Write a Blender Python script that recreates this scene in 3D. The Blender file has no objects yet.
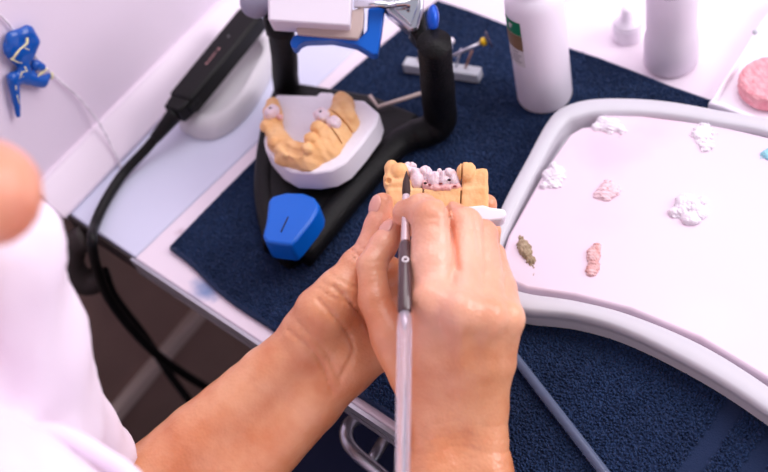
import bpy, bmesh, math, random
import numpy as np
from mathutils import Vector, Matrix

random.seed(7); rng = np.random.default_rng(7)
scn = bpy.context.scene
COL = scn.collection

# ------------------------------------------------------------------ camera
F = 1037.0                      # focal length in pixels of the 768x472 frame
TT = 0.75                       # height of the bench top
cx_ = np.array([1472, -793, 1037.]); cx_ /= np.linalg.norm(cx_)
cz_ = np.array([-276, 844, 1037.]); cz_ /= np.linalg.norm(cz_)
cy_ = np.cross(cz_, cx_)
R = np.array([cx_, cy_, cz_])   # world = R @ camera
CAM = np.array([0, 0, TT + .56])


def ray(px, py):
    return R @ np.array([(px - 384) / F, -(py - 236) / F, -1.0])


def at(px, py, z=TT):
    r = ray(px, py)
    return CAM + r * ((z - CAM[2]) / r[2])


def P(px, py, d):
    return CAM + d * ray(px, py)


def K(px, py, d):               # camera frame point (x right, y up, z back)
    return np.array([(px - 384) / F * d, -(py - 236) / F * d, -d])


def k2w(v):
    return CAM + np.asarray(v) @ R.T


def w2k(v):
    return (np.asarray(v) - CAM) @ R


cam = bpy.data.cameras.new('camera')
cam.sensor_width = 36; cam.lens = F / 768 * 36
cam.clip_start = .02
cam.dof.use_dof = True
cam.dof.focus_distance = .62
cam.dof.aperture_fstop = 5.2
camo = bpy.data.objects.new('camera', cam); COL.objects.link(camo)
camo.matrix_world = Matrix([[*R[0], CAM[0]], [*R[1], CAM[1]], [*R[2], CAM[2]], [0, 0, 0, 1]])
scn.camera = camo


# ------------------------------------------------------------------ materials
def lin(c):
    return tuple(((x / 255) / 12.92 if x / 255 <= .04045 else ((x / 255 + .055) / 1.055) ** 2.4) for x in c)


def mat(name, rgb, rough=.5, metal=0, var=None, var_scale=20, bump=0, bump_scale=200, sss=0, sss_rad=(.01, .004, .002),
        trans=0, ior=1.45, sheen=0, coat=0, spec=.5, detail=3):
    m = bpy.data.materials.new(name); m.use_nodes = True
    nt = m.node_tree; b = nt.nodes['Principled BSDF']
    c = (*lin(rgb), 1)
    b.inputs['Base Color'].default_value = c
    b.inputs['Roughness'].default_value = rough
    b.inputs['Metallic'].default_value = metal
    b.inputs['IOR'].default_value = ior
    b.inputs['Specular IOR Level'].default_value = spec
    b.inputs['Transmission Weight'].default_value = trans
    b.inputs['Sheen Weight'].default_value = sheen
    b.inputs['Coat Weight'].default_value = coat
    if sss:
        b.inputs['Subsurface Weight'].default_value = sss
        b.inputs['Subsurface Radius'].default_value = sss_rad
        b.inputs['Subsurface Scale'].default_value = 1.0
    tc = nt.nodes.new('ShaderNodeTexCoord')
    if var:
        n = nt.nodes.new('ShaderNodeTexNoise'); n.inputs['Scale'].default_value = var_scale
        n.inputs['Detail'].default_value = detail
        nt.links.new(tc.outputs['Object'], n.inputs['Vector'])
        rp = nt.nodes.new('ShaderNodeValToRGB')
        rp.color_ramp.elements[0].position = .35; rp.color_ramp.elements[1].position = .68
        rp.color_ramp.elements[0].color = c; rp.color_ramp.elements[1].color = (*lin(var), 1)
        nt.links.new(n.outputs['Fac'], rp.inputs['Fac'])
        nt.links.new(rp.outputs['Color'], b.inputs['Base Color'])
    if bump:
        n2 = nt.nodes.new('ShaderNodeTexNoise'); n2.inputs['Scale'].default_value = bump_scale
        n2.inputs['Detail'].default_value = 4
        nt.links.new(tc.outputs['Object'], n2.inputs['Vector'])
        bp = nt.nodes.new('ShaderNodeBump'); bp.inputs['Strength'].default_value = bump
        bp.inputs['Distance'].default_value = .001
        nt.links.new(n2.outputs['Fac'], bp.inputs['Height'])
        nt.links.new(bp.outputs['Normal'], b.inputs['Normal'])
    return m


def add_stain_or_highlight(m, centre, rad, rgb, strength=.8, noise=60):
    """a stain, skin tone or painted-in highlight with a shape of its own, mixed over the base colour (world position)"""
    nt = m.node_tree; b = nt.nodes['Principled BSDF']
    geo = nt.nodes.new('ShaderNodeNewGeometry')
    nz = nt.nodes.new('ShaderNodeTexNoise'); nz.inputs['Scale'].default_value = noise
    nt.links.new(geo.outputs['Position'], nz.inputs['Vector'])
    vm = nt.nodes.new('ShaderNodeVectorMath'); vm.operation = 'DISTANCE'
    vm.inputs[1].default_value = centre
    nt.links.new(geo.outputs['Position'], vm.inputs[0])
    ad = nt.nodes.new('ShaderNodeMath'); ad.operation = 'MULTIPLY_ADD'
    nt.links.new(nz.outputs['Fac'], ad.inputs[0]); ad.inputs[1].default_value = rad
    nt.links.new(vm.outputs['Value'], ad.inputs[2])
    mr = nt.nodes.new('ShaderNodeMapRange')
    mr.inputs['From Min'].default_value = rad * .75; mr.inputs['From Max'].default_value = rad * 1.5
    mr.inputs['To Min'].default_value = strength; mr.inputs['To Max'].default_value = 0
    nt.links.new(ad.outputs[0], mr.inputs['Value'])
    mx = nt.nodes.new('ShaderNodeMix'); mx.data_type = 'RGBA'
    nt.links.new(mr.outputs['Result'], mx.inputs['Factor'])
    src = b.inputs['Base Color'].links
    if src:
        nt.links.new(src[0].from_socket, mx.inputs['A'])
    else:
        mx.inputs['A'].default_value = b.inputs['Base Color'].default_value
    mx.inputs['B'].default_value = (*lin(rgb), 1)
    nt.links.new(mx.outputs['Result'], b.inputs['Base Color'])


M = {}
M['wall'] = mat('wall_paint', (236, 222, 236), .7, bump=.05, bump_scale=300)
M['skirt'] = mat('skirting_white', (244, 230, 242), .45)
M['lowrail'] = mat('rail_beige', (236, 218, 206), .5)
M['lowwall'] = mat('lower_panel_taupe', (186, 156, 144), .6, var=(158, 130, 120), var_scale=6)
M['floor'] = mat('floor_brown', (62, 48, 44), .55, var=(48, 38, 36), var_scale=8)
M['top'] = mat('laminate_pinkish_white', (240, 226, 236), .38, bump=.03, bump_scale=400)
M['top2'] = mat('laminate_pale_blue_grey', (216, 218, 238), .3)
M['edge'] = mat('aluminium_edge', (190, 190, 196), .35, metal=.7)
M['bench_dark'] = mat('bench_underside', (48, 38, 36), .6)
M['towel'] = mat('terry_navy', (32, 47, 77), .95, sheen=.06, var=(42, 62, 99), var_scale=12, spec=.1)
M['towel_flat'] = mat('terry_navy_woven', (32, 46, 76), .9, sheen=.15, bump=.6, bump_scale=900, spec=.1)
M['black'] = mat('black_powdercoat', (9, 8, 9), .5, bump=.6, bump_scale=600, spec=.28)
M['black_plastic'] = mat('black_plastic', (10, 9, 10), .5, spec=.3)
M['cable'] = mat('black_rubber', (10, 8, 9), .5, spec=.3)
M['stone_white'] = mat('white_plaster', (238, 232, 240), .65, bump=.25, bump_scale=300)
M['stone'] = mat('beige_die_stone', (242, 194, 140), .6, var=(234, 176, 114), var_scale=90, bump=.3, bump_scale=500, sss=.1)
M['ceramic'] = mat('unfired_ceramic_pink_white', (242, 218, 222), .45, var=(226, 204, 212), var_scale=250, bump=.5, bump_scale=700, sss=.15)
M['gum'] = mat('pink_gum_ceramic', (236, 188, 184), .5, var=(224, 162, 160), var_scale=300, bump=.5, bump_scale=700)
M['ink'] = mat('dark_pit', (40, 22, 26), .7)
M['pit_red'] = mat('dark_red_ceramic', (140, 60, 60), .7)
M['blue'] = mat('royal_blue_plastic', (0, 96, 200), .35)
M['blue_metal'] = mat('blue_anodised', (12, 80, 190), .3, metal=.3)
M['steel'] = mat('brushed_steel', (196, 196, 204), .28, metal=.9)
M['chrome'] = mat('chrome', (220, 220, 226), .15, metal=1)
M['plate_tan'] = mat('mounting_plate_tan', (196, 176, 168), .5)
M['white_block'] = mat('white_magnet_block', (236, 228, 238), .45)
M['bottle'] = mat('white_polyethylene', (246, 238, 248), .38, sss=.15, sss_rad=(.008, .008, .008))
M['green'] = mat('label_green', (16, 120, 84), .5)
M['brown'] = mat('label_brown', (132, 104, 78), .5)
M['label'] = mat('label_white', (226, 220, 222), .5)
M['greytext'] = mat('label_grey_print', (150, 146, 150), .5)
M['clear'] = mat('cloudy_plastic', (240, 230, 242), .3, trans=.12, ior=1.2)
M['liquid'] = mat('cloudy_liquid', (244, 236, 246), .5)
M['clear_rim'] = mat('clear_rim', (245, 242, 248), .1, trans=.8, ior=1.4)
M['tray'] = mat('tray_grey_white', (208, 206, 212), .35)
M['plate'] = mat('glazed_plate', (234, 214, 228), .25)
M['powder'] = mat('ceramic_powder_white', (244, 236, 244), .8, bump=.6, bump_scale=900)
M['powder_pink'] = mat('ceramic_powder_pink', (244, 212, 218), .8, bump=.6, bump_scale=900)
M['powder_rose'] = mat('ceramic_powder_rose', (240, 206, 206), .75, var=(216, 158, 152), var_scale=300, bump=.6, bump_scale=900)
M['powder_olive'] = mat('ceramic_powder_olive', (188, 168, 140), .75, var=(138, 118, 88), var_scale=300, bump=.6, bump_scale=900)
M['red'] = mat('stain_red', (176, 84, 78), .6)
M['teal'] = mat('ceramic_powder_teal', (150, 210, 222), .7)
M['pinkcake'] = mat('pink_acrylic', (246, 180, 186), .8, var=(238, 154, 164), var_scale=240, bump=1, bump_scale=500)
M['brush_dark'] = mat('sable_bristle', (58, 38, 34), .7)
M['ferrule'] = mat('ferrule_brown', (74, 48, 50), .25, coat=.6)
M['ferrule_light'] = mat('ferrule_silver', (222, 204, 204), .25, metal=.6)
M['acrylic'] = mat('clear_acrylic', (238, 232, 246), .08, trans=.8, ior=1.45)
M['acrylic_dark'] = mat('clear_acrylic_smoky', (128, 142, 174), .10, trans=.55, ior=1.35)
M['white_mark'] = mat('white_mark', (240, 232, 236), .5)
M['pink_mark'] = mat('pink_print', (178, 128, 130), .5)
M['cream'] = mat('cream_paint', (238, 228, 176), .6)
M['cord'] = mat('beaded_cord', (244, 236, 244), .5, var=(214, 204, 214), var_scale=240, detail=0)
M['grey_plastic'] = mat('grey_plastic', (196, 200, 206), .5)
M['lid'] = mat('translucent_lid', (232, 228, 232), .3, trans=.2, ior=1.3)
M['shoulder'] = mat('grey_blue_knob', (150, 148, 166), .5)
M['yellow'] = mat('yellow_plastic', (240, 196, 20), .4)
M['pin'] = mat('brass_pin', (170, 130, 112), .35, metal=.6)
M['coat'] = mat('white_cotton', (243, 230, 243), .85, bump=.25, bump_scale=60, sheen=.2)
M['trousers'] = mat('navy_cotton', (24, 34, 66), .9)
M['hair'] = mat('dark_brown_hair', (58, 38, 28), .6, bump=.8, bump_scale=150)
M['nail'] = mat('fingernail', (228, 164, 148), .22, sss=.15, coat=.4)
M['eye'] = mat('eye_white', (236, 232, 230), .2)
M['lip'] = mat('lip', (190, 96, 92), .45)
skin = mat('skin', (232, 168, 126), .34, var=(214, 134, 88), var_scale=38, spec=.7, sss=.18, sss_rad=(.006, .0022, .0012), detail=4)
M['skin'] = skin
# fine skin creases and pores
nt = skin.node_tree; b_ = nt.nodes['Principled BSDF']; tc_ = nt.nodes.new('ShaderNodeTexCoord')
n1 = nt.nodes.new('ShaderNodeTexNoise'); n1.inputs['Scale'].default_value = 420; n1.inputs['Detail'].default_value = 5
n2 = nt.nodes.new('ShaderNodeTexVoronoi'); n2.inputs['Scale'].default_value = 520
nt.links.new(tc_.outputs['Object'], n1.inputs['Vector']); nt.links.new(tc_.outputs['Object'], n2.inputs['Vector'])
ma = nt.nodes.new('ShaderNodeMath'); ma.operation = 'ADD'
nt.links.new(n1.outputs['Fac'], ma.inputs[0]); nt.links.new(n2.outputs['Distance'], ma.inputs[1])
bp_ = nt.nodes.new('ShaderNodeBump'); bp_.inputs['Strength'].default_value = .22; bp_.inputs['Distance'].default_value = .0008
nt.links.new(ma.outputs[0], bp_.inputs['Height']); nt.links.new(bp_.outputs['Normal'], b_.inputs['Normal'])


add_stain_or_highlight(skin, tuple(P(448, 262, .55)), .062, (250, 196, 176), .55, 30)     # pinker fingers and knuckles, their pale highlights painted into the colour too
add_stain_or_highlight(skin, tuple(P(0, 195, .34)), .028, (240, 150, 136), .6, 30)
add_stain_or_highlight(skin, tuple(P(375, 225, .595)), .026, (240, 180, 160), .6, 60)


# ------------------------------------------------------------------ mesh helpers (geometry is given in world coordinates)
class MB:
    def __init__(s): s.v = []; s.f = []

    def add(s, v, f):
        o = len(s.v); s.v += [tuple(map(float, p)) for p in v]
        s.f += [tuple(i + o for i in q) for q in f]; return s

    def prism(s, poly, z0, z1):
        """poly of world xy (or xyz, z ignored); bottom z0, top z1"""
        n = len(poly)
        v = [(p[0], p[1], z0) for p in poly] + [(p[0], p[1], z1) for p in poly]
        a = sum(poly[i][0] * poly[(i + 1) % n][1] - poly[(i + 1) % n][0] * poly[i][1] for i in range(n))
        idx = list(range(n)) if a > 0 else list(range(n))[::-1]
        f = [tuple(idx[::-1]), tuple(i + n for i in idx)]
        for k in range(n):
            i, j = idx[k], idx[(k + 1) % n]; f.append((i, j, j + n, i + n))
        return s.add(v, f)

    def slab(s, pts, vec):
        """closed polygon pts (3-D) swept by vec"""
        pts = [np.asarray(p, float) for p in pts]; vec = np.asarray(vec, float); n = len(pts)
        nrm = sum(np.cross(pts[i] - pts[0], pts[(i + 1) % n] - pts[0]) for i in range(n))
        if nrm @ vec > 0: pts = pts[::-1]
        v = pts + [p + vec for p in pts]
        f = [tuple(range(n)), tuple(range(n, 2 * n))[::-1]]
        for i in range(n):
            j = (i + 1) % n; f.append((j, i, i + n, j + n))
        return s.add(v, f)

    def box(s, x0, x1, y0, y1, z0, z1):
        return s.prism([(x0, y0), (x1, y0), (x1, y1), (x0, y1)], z0, z1)

    def tube(s, pts, r, seg=14, cap=True):
        pts = [np.asarray(p, float) for p in pts]; n = len(pts)
        rr = r if hasattr(r, '__len__') else [r] * n
        t0 = pts[1] - pts[0]; ref = np.array([0, 0, 1.])
        if abs(t0 @ ref) / np.linalg.norm(t0) > .9: ref = np.array([1., 0, 0])
        u = np.cross(t0, ref); u /= np.linalg.norm(u)
        v = []; f = []
        for i in range(n):
            t = pts[min(i + 1, n - 1)] - pts[max(i - 1, 0)]; t = t / np.linalg.norm(t)
            u = u - t * (u @ t); u /= np.linalg.norm(u); w = np.cross(t, u)
            for k in range(seg):
                a = 2 * math.pi * k / seg
                v.append(pts[i] + rr[i] * (math.cos(a) * u + math.sin(a) * w))
        for i in range(n - 1):
            for k in range(seg):
                l = (k + 1) % seg
                f.append((i * seg + k, i * seg + l, (i + 1) * seg + l, (i + 1) * seg + k))
        if cap:
            f.append(tuple(range(seg))[::-1]); f.append(tuple(range((n - 1) * seg, n * seg)))
        return s.add(v, f)

    def lathe(s, c, prof, seg=40, axis=None):
        """prof: (radius, height) along +z (or axis) from c"""
        c = np.asarray(c, float)
        ax = np.array([0, 0, 1.]) if axis is None else np.asarray(axis, float) / np.linalg.norm(axis)
        u = np.cross(ax, [1., 0, 0] if abs(ax[0]) < .9 else [0, 1., 0]); u /= np.linalg.norm(u); w = np.cross(ax, u)
        v = [c + ax * h + max(r, 1e-5) * (math.cos(2 * math.pi * k / seg) * u + math.sin(2 * math.pi * k / seg) * w) for r, h in prof for k in range(seg)]
        n = len(prof)
        f = [(i * seg + k, i * seg + (k + 1) % seg, (i + 1) * seg + (k + 1) % seg, (i + 1) * seg + k) for i in range(n - 1) for k in range(seg)]
        f += [tuple(range(seg))[::-1], tuple(range((n - 1) * seg, n * seg))]
        return s.add(v, f)

    def ball(s, c, r, n=14, ax=None):
        """ellipsoid; r scalar or 3 radii, ax 3 axes"""
        c = np.asarray(c, float); r = np.array([r] * 3 if not hasattr(r, '__len__') else r, float)
        A = np.eye(3) if ax is None else np.array([a / np.linalg.norm(a) for a in ax])
        v = [c + A.T @ (r * [0, 0, 1])]; f = []
        for i in range(1, n):
            th = math.pi * i / n
            for k in range(2 * n):
                ph = math.pi * k / n
                v.append(c + A.T @ (r * [math.sin(th) * math.cos(ph), math.sin(th) * math.sin(ph), math.cos(th)]))
        v.append(c + A.T @ (r * [0, 0, -1])); m = 2 * n
        for k in range(m):
            l = (k + 1) % m
            f.append((0, 1 + k, 1 + l))
            f.append((len(v) - 1, 1 + (n - 2) * m + l, 1 + (n - 2) * m + k))
            for i in range(n - 2):
                f.append((1 + i * m + k, 1 + (i + 1) * m + k, 1 + (i + 1) * m + l, 1 + i * m + l))
        return s.add(v, f)


def smooth_path(pts, n=8):
    """Catmull-Rom through pts"""
    pts = [np.asarray(p, float) for p in pts]
    q = [2 * pts[0] - pts[1]] + pts + [2 * pts[-1] - pts[-2]]
    out = []
    for i in range(1, len(q) - 2):
        for k in range(n):
            t = k / n
            a, b, c, d = q[i - 1], q[i], q[i + 1], q[i + 2]
            out.append(.5 * (2 * b + (c - a) * t + (2 * a - 5 * b + 4 * c - d) * t * t + (3 * b - a - 3 * c + d) * t ** 3))
    out.append(pts[-1]); return out


def smooth_loop(pts, n=8):
    pts = [np.asarray(p, float) for p in pts]; m = len(pts); out = []
    for i in range(m):
        a, b, c, d = pts[i - 1], pts[i], pts[(i + 1) % m], pts[(i + 2) % m]
        for k in range(n):
            t = k / n
            out.append(.5 * (2 * b + (c - a) * t + (2 * a - 5 * b + 4 * c - d) * t * t + (3 * b - a - 3 * c + d) * t ** 3))
    return out


def link(name, v, f, m, parent=None, base=None, smooth=False, bevel=0, seg=2, angle=None):
    """one mesh object; v in world coordinates; origin at base (top-level) or at the parent's origin chain"""
    off = np.zeros(3)
    o_loc = np.zeros(3)
    if parent is not None:
        off = np.array(parent['_o']); 
    elif base is not None:
        off = np.array(base, float); o_loc = off
    v = np.asarray(v, float) - off
    me = bpy.data.meshes.new(name); me.from_pydata(v.tolist() if len(v) < 400000 else v.tolist(), [], f if isinstance(f, list) else f.tolist())
    me.update()
    o = bpy.data.objects.new(name, me); COL.objects.link(o)
    o.location = o_loc
    if parent is not None: o.parent = parent
    o['_o'] = [float(x) for x in off]
    me.materials.append(m)
    if bevel:
        md = o.modifiers.new('bevel', 'BEVEL'); md.width = bevel; md.segments = seg; md.limit_method = 'ANGLE'; md.angle_limit = math.radians(35)
    if smooth or bevel:
        me.polygons.foreach_set('use_smooth', [True] * len(me.polygons))
        if angle or bevel:
            me.set_sharp_from_angle(angle=math.radians(angle or 40))
    return o


def obj(name, mb, m, parent=None, **k):
    return link(name, mb.v, mb.f, m, parent, **k)


def tag(o, label=None, cat=None, group=None, kind=None):
    if label: o['label'] = label
    if cat: o['category'] = cat
    if group: o['group'] = group
    if kind: o['kind'] = kind
    return o


def thing(name, loc, label, cat, group=None):
    o = bpy.data.objects.new(name, None); COL.objects.link(o)
    o.location = [float(x) for x in loc]; o['_o'] = [float(x) for x in loc]
    o.empty_display_size = .02
    return tag(o, label, cat, group)


def struct(name, mb, m, **k):
    return tag(obj(name, mb, m, **k), kind='structure')


# ------------------------------------------------------------------ distance fields and surface nets
def cap(Q, a, b, ra, rb=None, n=None, s=1.0):
    rb = ra if rb is None else rb
    a = np.asarray(a, float); b = np.asarray(b, float); ab = b - a
    q = Q - a
    L = max(ab @ ab, 1e-12)
    t = np.clip((q @ ab) / L, 0, 1)
    q = q - t[..., None] * ab
    d2 = (q * q).sum(-1)
    if n is not None:
        n = np.asarray(n, float) / np.linalg.norm(n)
        c = q @ n; d2 = d2 + c * c * (s * s - 1)
    return np.sqrt(d2) - (ra + (rb - ra) * t)


def ell(Q, c, r, A=None):
    q = Q - np.asarray(c, float)
    if A is not None: q = q @ np.array([a / np.linalg.norm(a) for a in A]).T
    r = np.asarray(r, float)
    k = np.sqrt(((q / r) ** 2).sum(-1))
    return (k - 1) * r.min()


def rbox(Q, c, h, r):
    q = np.abs(Q - np.asarray(c, float)) - np.asarray(h, float) + r
    return np.sqrt((np.maximum(q, 0) ** 2).sum(-1)) + np.minimum(q.max(-1), 0) - r


def smin(a, b, k):
    h = np.clip(.5 + .5 * (b - a) / k, 0, 1)
    return b + (a - b) * h - k * h * (1 - h)


def smax(a, b, k): return -smin(-a, -b, k)


def wob(Q, scale, seed=0):
    """cheap smooth noise -1..1"""
    r = np.random.default_rng(seed); o = np.zeros(Q.shape[:-1])
    for i in range(5):
        w = r.normal(size=3) * scale; o = o + np.sin(Q @ w + r.uniform(0, 6.28))
    return o / 5


def nets(fn, lo, hi, h):
    lo = np.asarray(lo, float); hi = np.asarray(hi, float)
    n = np.ceil((hi - lo) / h).astype(int) + 1
    ax = [lo[i] + h * np.arange(n[i]) for i in range(3)]
    D = np.empty(n, dtype=np.float32)
    step = max(1, int(600000 / (n[1] * n[2])))
    for i in range(0, n[0], step):
        X = np.stack(np.meshgrid(ax[0][i:i + step], ax[1], ax[2], indexing='ij'), -1)
        D[i:i + step] = fn(X)
    D[0] = D[-1] = 1; D[:, 0] = D[:, -1] = 1; D[:, :, 0] = D[:, :, -1] = 1
    S = D < 0
    c = np.zeros(n - 1, dtype=np.int8)
    for i in (0, 1):
        for j in (0, 1):
            for k in (0, 1):
                c += S[i:n[0] - 1 + i, j:n[1] - 1 + j, k:n[2] - 1 + k]
    cells = np.argwhere((c > 0) & (c < 8))
    idx = -np.ones(n - 1, dtype=np.int64); idx[tuple(cells.T)] = np.arange(len(cells))
    acc = np.zeros((len(cells), 3)); cnt = np.zeros(len(cells))
    cs = [(i, j, k) for i in (0, 1) for j in (0, 1) for k in (0, 1)]
    for a in cs:
        for axis in range(3):
            if a[axis]: continue
            b = list(a); b[axis] = 1
            da = D[tuple((cells + a).T)]; db = D[tuple((cells + b).T)]
            m = (da < 0) != (db < 0)
            t = np.where(m, da / np.where(m, da - db, 1), 0)
            p = np.array(a, float)[None] + t[:, None] * (np.array(b) - np.array(a))
            acc[m] += p[m]; cnt[m] += 1
    V = lo + h * (cells + acc / cnt[:, None])
    Fs = []
    for axis in range(3):
        u, v = (axis + 1) % 3, (axis + 2) % 3
        sl0 = [slice(None)] * 3; sl1 = [slice(None)] * 3
        sl0[axis] = slice(0, -1); sl1[axis] = slice(1, None)
        e = np.argwhere(S[tuple(sl0)] != S[tuple(sl1)])
        e = e[(e[:, u] > 0) & (e[:, v] > 0)]
        du = np.eye(3, dtype=int)[u]; dv = np.eye(3, dtype=int)[v]
        q = np.stack([idx[tuple((e - du - dv).T)], idx[tuple((e - dv).T)], idx[tuple(e.T)], idx[tuple((e - du).T)]], 1)
        fl = ~S[tuple(e.T)]
        q[fl] = q[fl][:, ::-1]
        Fs.append(q)
    return V, np.concatenate(Fs)


# ================================================================== THE SETTING
wdir = np.array([-.671, .42]) - np.array([-.644, .17]); wdir /= np.linalg.norm(wdir)
wn = np.array([wdir[1], -wdir[0]])           # points into the room (+x)


def wp(y_along, off=0):                      # point of the wall line
    p = np.array([-.644, .17]) + wdir * (y_along) + wn * off
    return p


def wall_hit(px, py, off=0):
    r = ray(px, py); o = np.array([-.644, .17]) + wn * off
    t = ((o - CAM[:2]) @ wn) / (r[:2] @ wn)
    return CAM + r * t


def along(a, b, o0, o1): return [wp(a, o0), wp(b, o0), wp(b, o1), wp(a, o1)]


struct('wall_left', MB().prism(along(-1.6, 1.8, 0, -.1), .74, 2.5), M['wall'])
struct('wall_left_lower', MB().prism(along(-1.6, 1.8, -.002, -.1), 0, .74), M['lowwall'])
wedge = [np.array([*wp(-.012, o), z]) for o, z in ((-.01, .7503), (.022, .7503), (.022, .754), (.004, .778), (-.01, .778))]
struct('trim_1', MB().slab(wedge, [wdir[0] * 1.02, wdir[1] * 1.02, 0]), M['skirt'], bevel=.0015)
struct('trim_2', MB().prism(along(-1.0, .7, .008, -.02), .512, .527), M['lowrail'], bevel=.002)
struct('wall_back', MB().box(-1.4, 2.4, 1.9, 2.0, 0, 2.5), M['wall'])
struct('floor', MB().box(-1.4, 2.4, -1.6, 2.0, -.05, 0), M['floor'])

# ------------------------------------------------------------------ workbench
FE = .166
bench = thing('workbench', (-.1, .5, 0), 'white laminate workbench with an aluminium edge strip against the lavender wall', 'workbench')
sx = -.541
obj('worktop', MB().box(sx + .0006, 1.2, FE, .855, TT - .018, TT), M['top'], bench, bevel=.0015)
p1 = wp(-.003, .003); p2 = wp(.69, .003)
pw = MB().prism([(sx, FE + .001), (sx, .855), (p2[0], .855), (p1[0], FE + .001)], TT - .018, TT - .0004)
tag(obj('side_panel_top', pw, M['top2'], bench, bevel=.0015), 'pale blue-grey top panel')
obj('edge_strip', MB().box(sx - .001, 1.2, FE - .003, FE - .0003, TT - .007, TT + .0003).box(sx - .001, 1.2, FE - .0028, FE - .0003, TT - .017, TT - .010), M['edge'], bench)
obj('edge_core', MB().box(sx - .085, 1.2, FE - .0016, FE - .0003, TT - .0175, TT - .002), M['bench_dark'], bench)
for x, y in ((1.15, .2), (1.15, .82), (-.2, .82)):
    obj('leg', MB().box(x - .025, x + .025, y - .025, y + .025, 0, TT - .03), M['steel'], bench, bevel=.002)
# metal tube handle under the front edge
hp = smooth_path([P(402, 500, .70), P(385, 478, .70), P(358, 455, .705), P(347, 440, .71), P(349, 424, .715), P(366, 414, .73)], 8)
hand = obj('tube_handle', MB().tube(hp, .0046), M['steel'], bench, smooth=True)
obj('handle_brace', MB().tube([P(368, 466, .705), P(384, 440, .72)], .004), M['steel'], hand, smooth=True)
br = MB().tube(smooth_path([P(88, 236, .815), P(74, 246, .822), P(71, 266, .830), P(84, 282, .838), P(102, 278, .84)], 6), .011)
obj('bracket', br, M['bench_dark'], bench, smooth=True)
add_stain_or_highlight(M['top'], tuple(at(203, 287)), .013, (112, 140, 186), .8, 90)
add_stain_or_highlight(M['top'], tuple(at(212, 292)), .011, (112, 140, 186), .7, 120)
add_stain_or_highlight(M['top'], tuple(at(180, 232)), .005, (180, 150, 160), .5, 200)

# ------------------------------------------------------------------ towel
tw0 = at(173, 251)
tx0, tx1, ty0, ty1 = -.522, .12, .170, .5
tow = thing('towel', ((tx0 + tx1) / 2, .33, TT), 'navy blue terry towel spread over the workbench', 'towel')


def t_outline(n=40):
    pts = []
    fr = [(-.519, .187), (-.46, .181), (-.404, .1775), (-.30, .172), (-.1, .170), (tx1, .170)]
    for i in range(len(fr) - 1):
        for k in range(8):
            t = k / 8; a, b = np.array(fr[i]), np.array(fr[i + 1])
            p = a + (b - a) * t; pts.append((p[0], p[1] + .0012 * math.sin(60 * p[0])))
    pts += [(tx1, .170), (tx1, .5)]
    for k in range(1, 20):
        x = tx1 + (-.512 - tx1) * k / 20; pts.append((x, .5 + .001 * math.sin(50 * x)))
    pts += [(-.512, .5)]
    for k in range(1, 16):
        t = k / 16; y = .5 + (.187 - .5) * t
        pts.append((-.512 - .007 * t - .008 * math.sin(math.pi * t), y))
    return pts


to = t_outline()
obj('woven_ground', MB().prism(to, TT + .0003, TT + .0032), M['towel_flat'], tow)
hem = [(p[0], p[1], TT + .0024) for p in to]
obj('hem', MB().tube(hem + [hem[0]], .0021, 8), M['towel_flat'], tow, smooth=True)
# the loops of the pile: many little leaning tufts
pitch = .00165
gx, gy = np.meshgrid(np.arange(-.535, .06, pitch), np.arange(.168, .503, pitch), indexing='ij')
q = np.stack([gx.ravel(), gy.ravel()], 1) + rng.uniform(-.0007, .0007, (gx.size, 2))
poly = np.array(to); ins = np.zeros(len(q), bool); j = len(poly) - 1
for i in range(len(poly)):
    a, b = poly[i], poly[j]
    c = (a[1] > q[:, 1]) != (b[1] > q[:, 1])
    xx = (b[0] - a[0]) * (q[:, 1] - a[1]) / (b[1] - a[1] + 1e-12) + a[0]
    ins ^= c & (q[:, 0] < xx); j = i
band = ((q[:, 0] > -.130) & (q[:, 0] < -.119)) | ((q[:, 0] > -.103) & (q[:, 0] < -.092))
q = q[ins & ~band]
n = len(q); ang = rng.uniform(0, 6.283, n)
w = rng.uniform(.0008, .0013, n); hgt = rng.uniform(.0012, .0027, n)
lean = rng.normal(0, .0009, (n, 2)); base_z = TT + .003
tri = []
for k in range(3):
    a = ang + k * 2.094
    tri.append(np.stack([q[:, 0] + w * np.cos(a), q[:, 1] + w * np.sin(a), np.full(n, base_z)], 1))
mid = []
for k in range(3):
    a = ang + k * 2.094
    mid.append(np.stack([q[:, 0] + lean[:, 0] * .5 + w * .8 * np.cos(a), q[:, 1] + lean[:, 1] * .5 + w * .8 * np.sin(a), base_z + hgt * .65], 1))
apx = np.stack([q[:, 0] + lean[:, 0], q[:, 1] + lean[:, 1], base_z + hgt], 1)
V = np.concatenate(tri + mid + [apx]); i0 = np.arange(n)
fc = []
for k in range(3):
    l = (k + 1) % 3
    fc += np.stack([i0 + k * n, i0 + l * n, i0 + (3 + l) * n, i0 + (3 + k) * n], 1).tolist()
    fc += np.stack([i0 + (3 + k) * n, i0 + (3 + l) * n, i0 + 6 * n], 1).tolist()
tag(link('terry_pile', V, fc, M['towel'], tow, smooth=True), kind='stuff')
TZ = TT + .0046              # level on which things stand on the towel

# ------------------------------------------------------------------ palette tray
ZR = TZ + .021               # rim height
outer_px = [(482, 262), (499, 210), (525, 160), (550, 116), (572, 102), (605, 97), (660, 99), (720, 109), (790, 124), (920, 180), (990, 300), (980, 440),
            (900, 500), (830, 460), (768, 412), (705, 371), (630, 332), (575, 315), (520, 309), (488, 295)]
inner_px = [(497, 258), (514, 214), (539, 166), (562, 126), (580, 116), (607, 112), (660, 114), (718, 123), (785, 138), (900, 190), (965, 305), (955, 425),
            (895, 470), (832, 434), (768, 384), (700, 342), (630, 313), (575, 299), (525, 291), (503, 280)]
outer = smooth_loop([at(x, y, ZR) for x, y in outer_px], 6)
inner = smooth_loop([at(x, y, ZR) for x, y in inner_px], 6)
cen = np.mean(outer, 0)
tray = thing('palette_tray', (cen[0], cen[1], TZ), 'large grey-white rimmed palette tray lying on the navy towel', 'tray')
mb = MB(); m_ = len(outer)
secs = []


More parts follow.
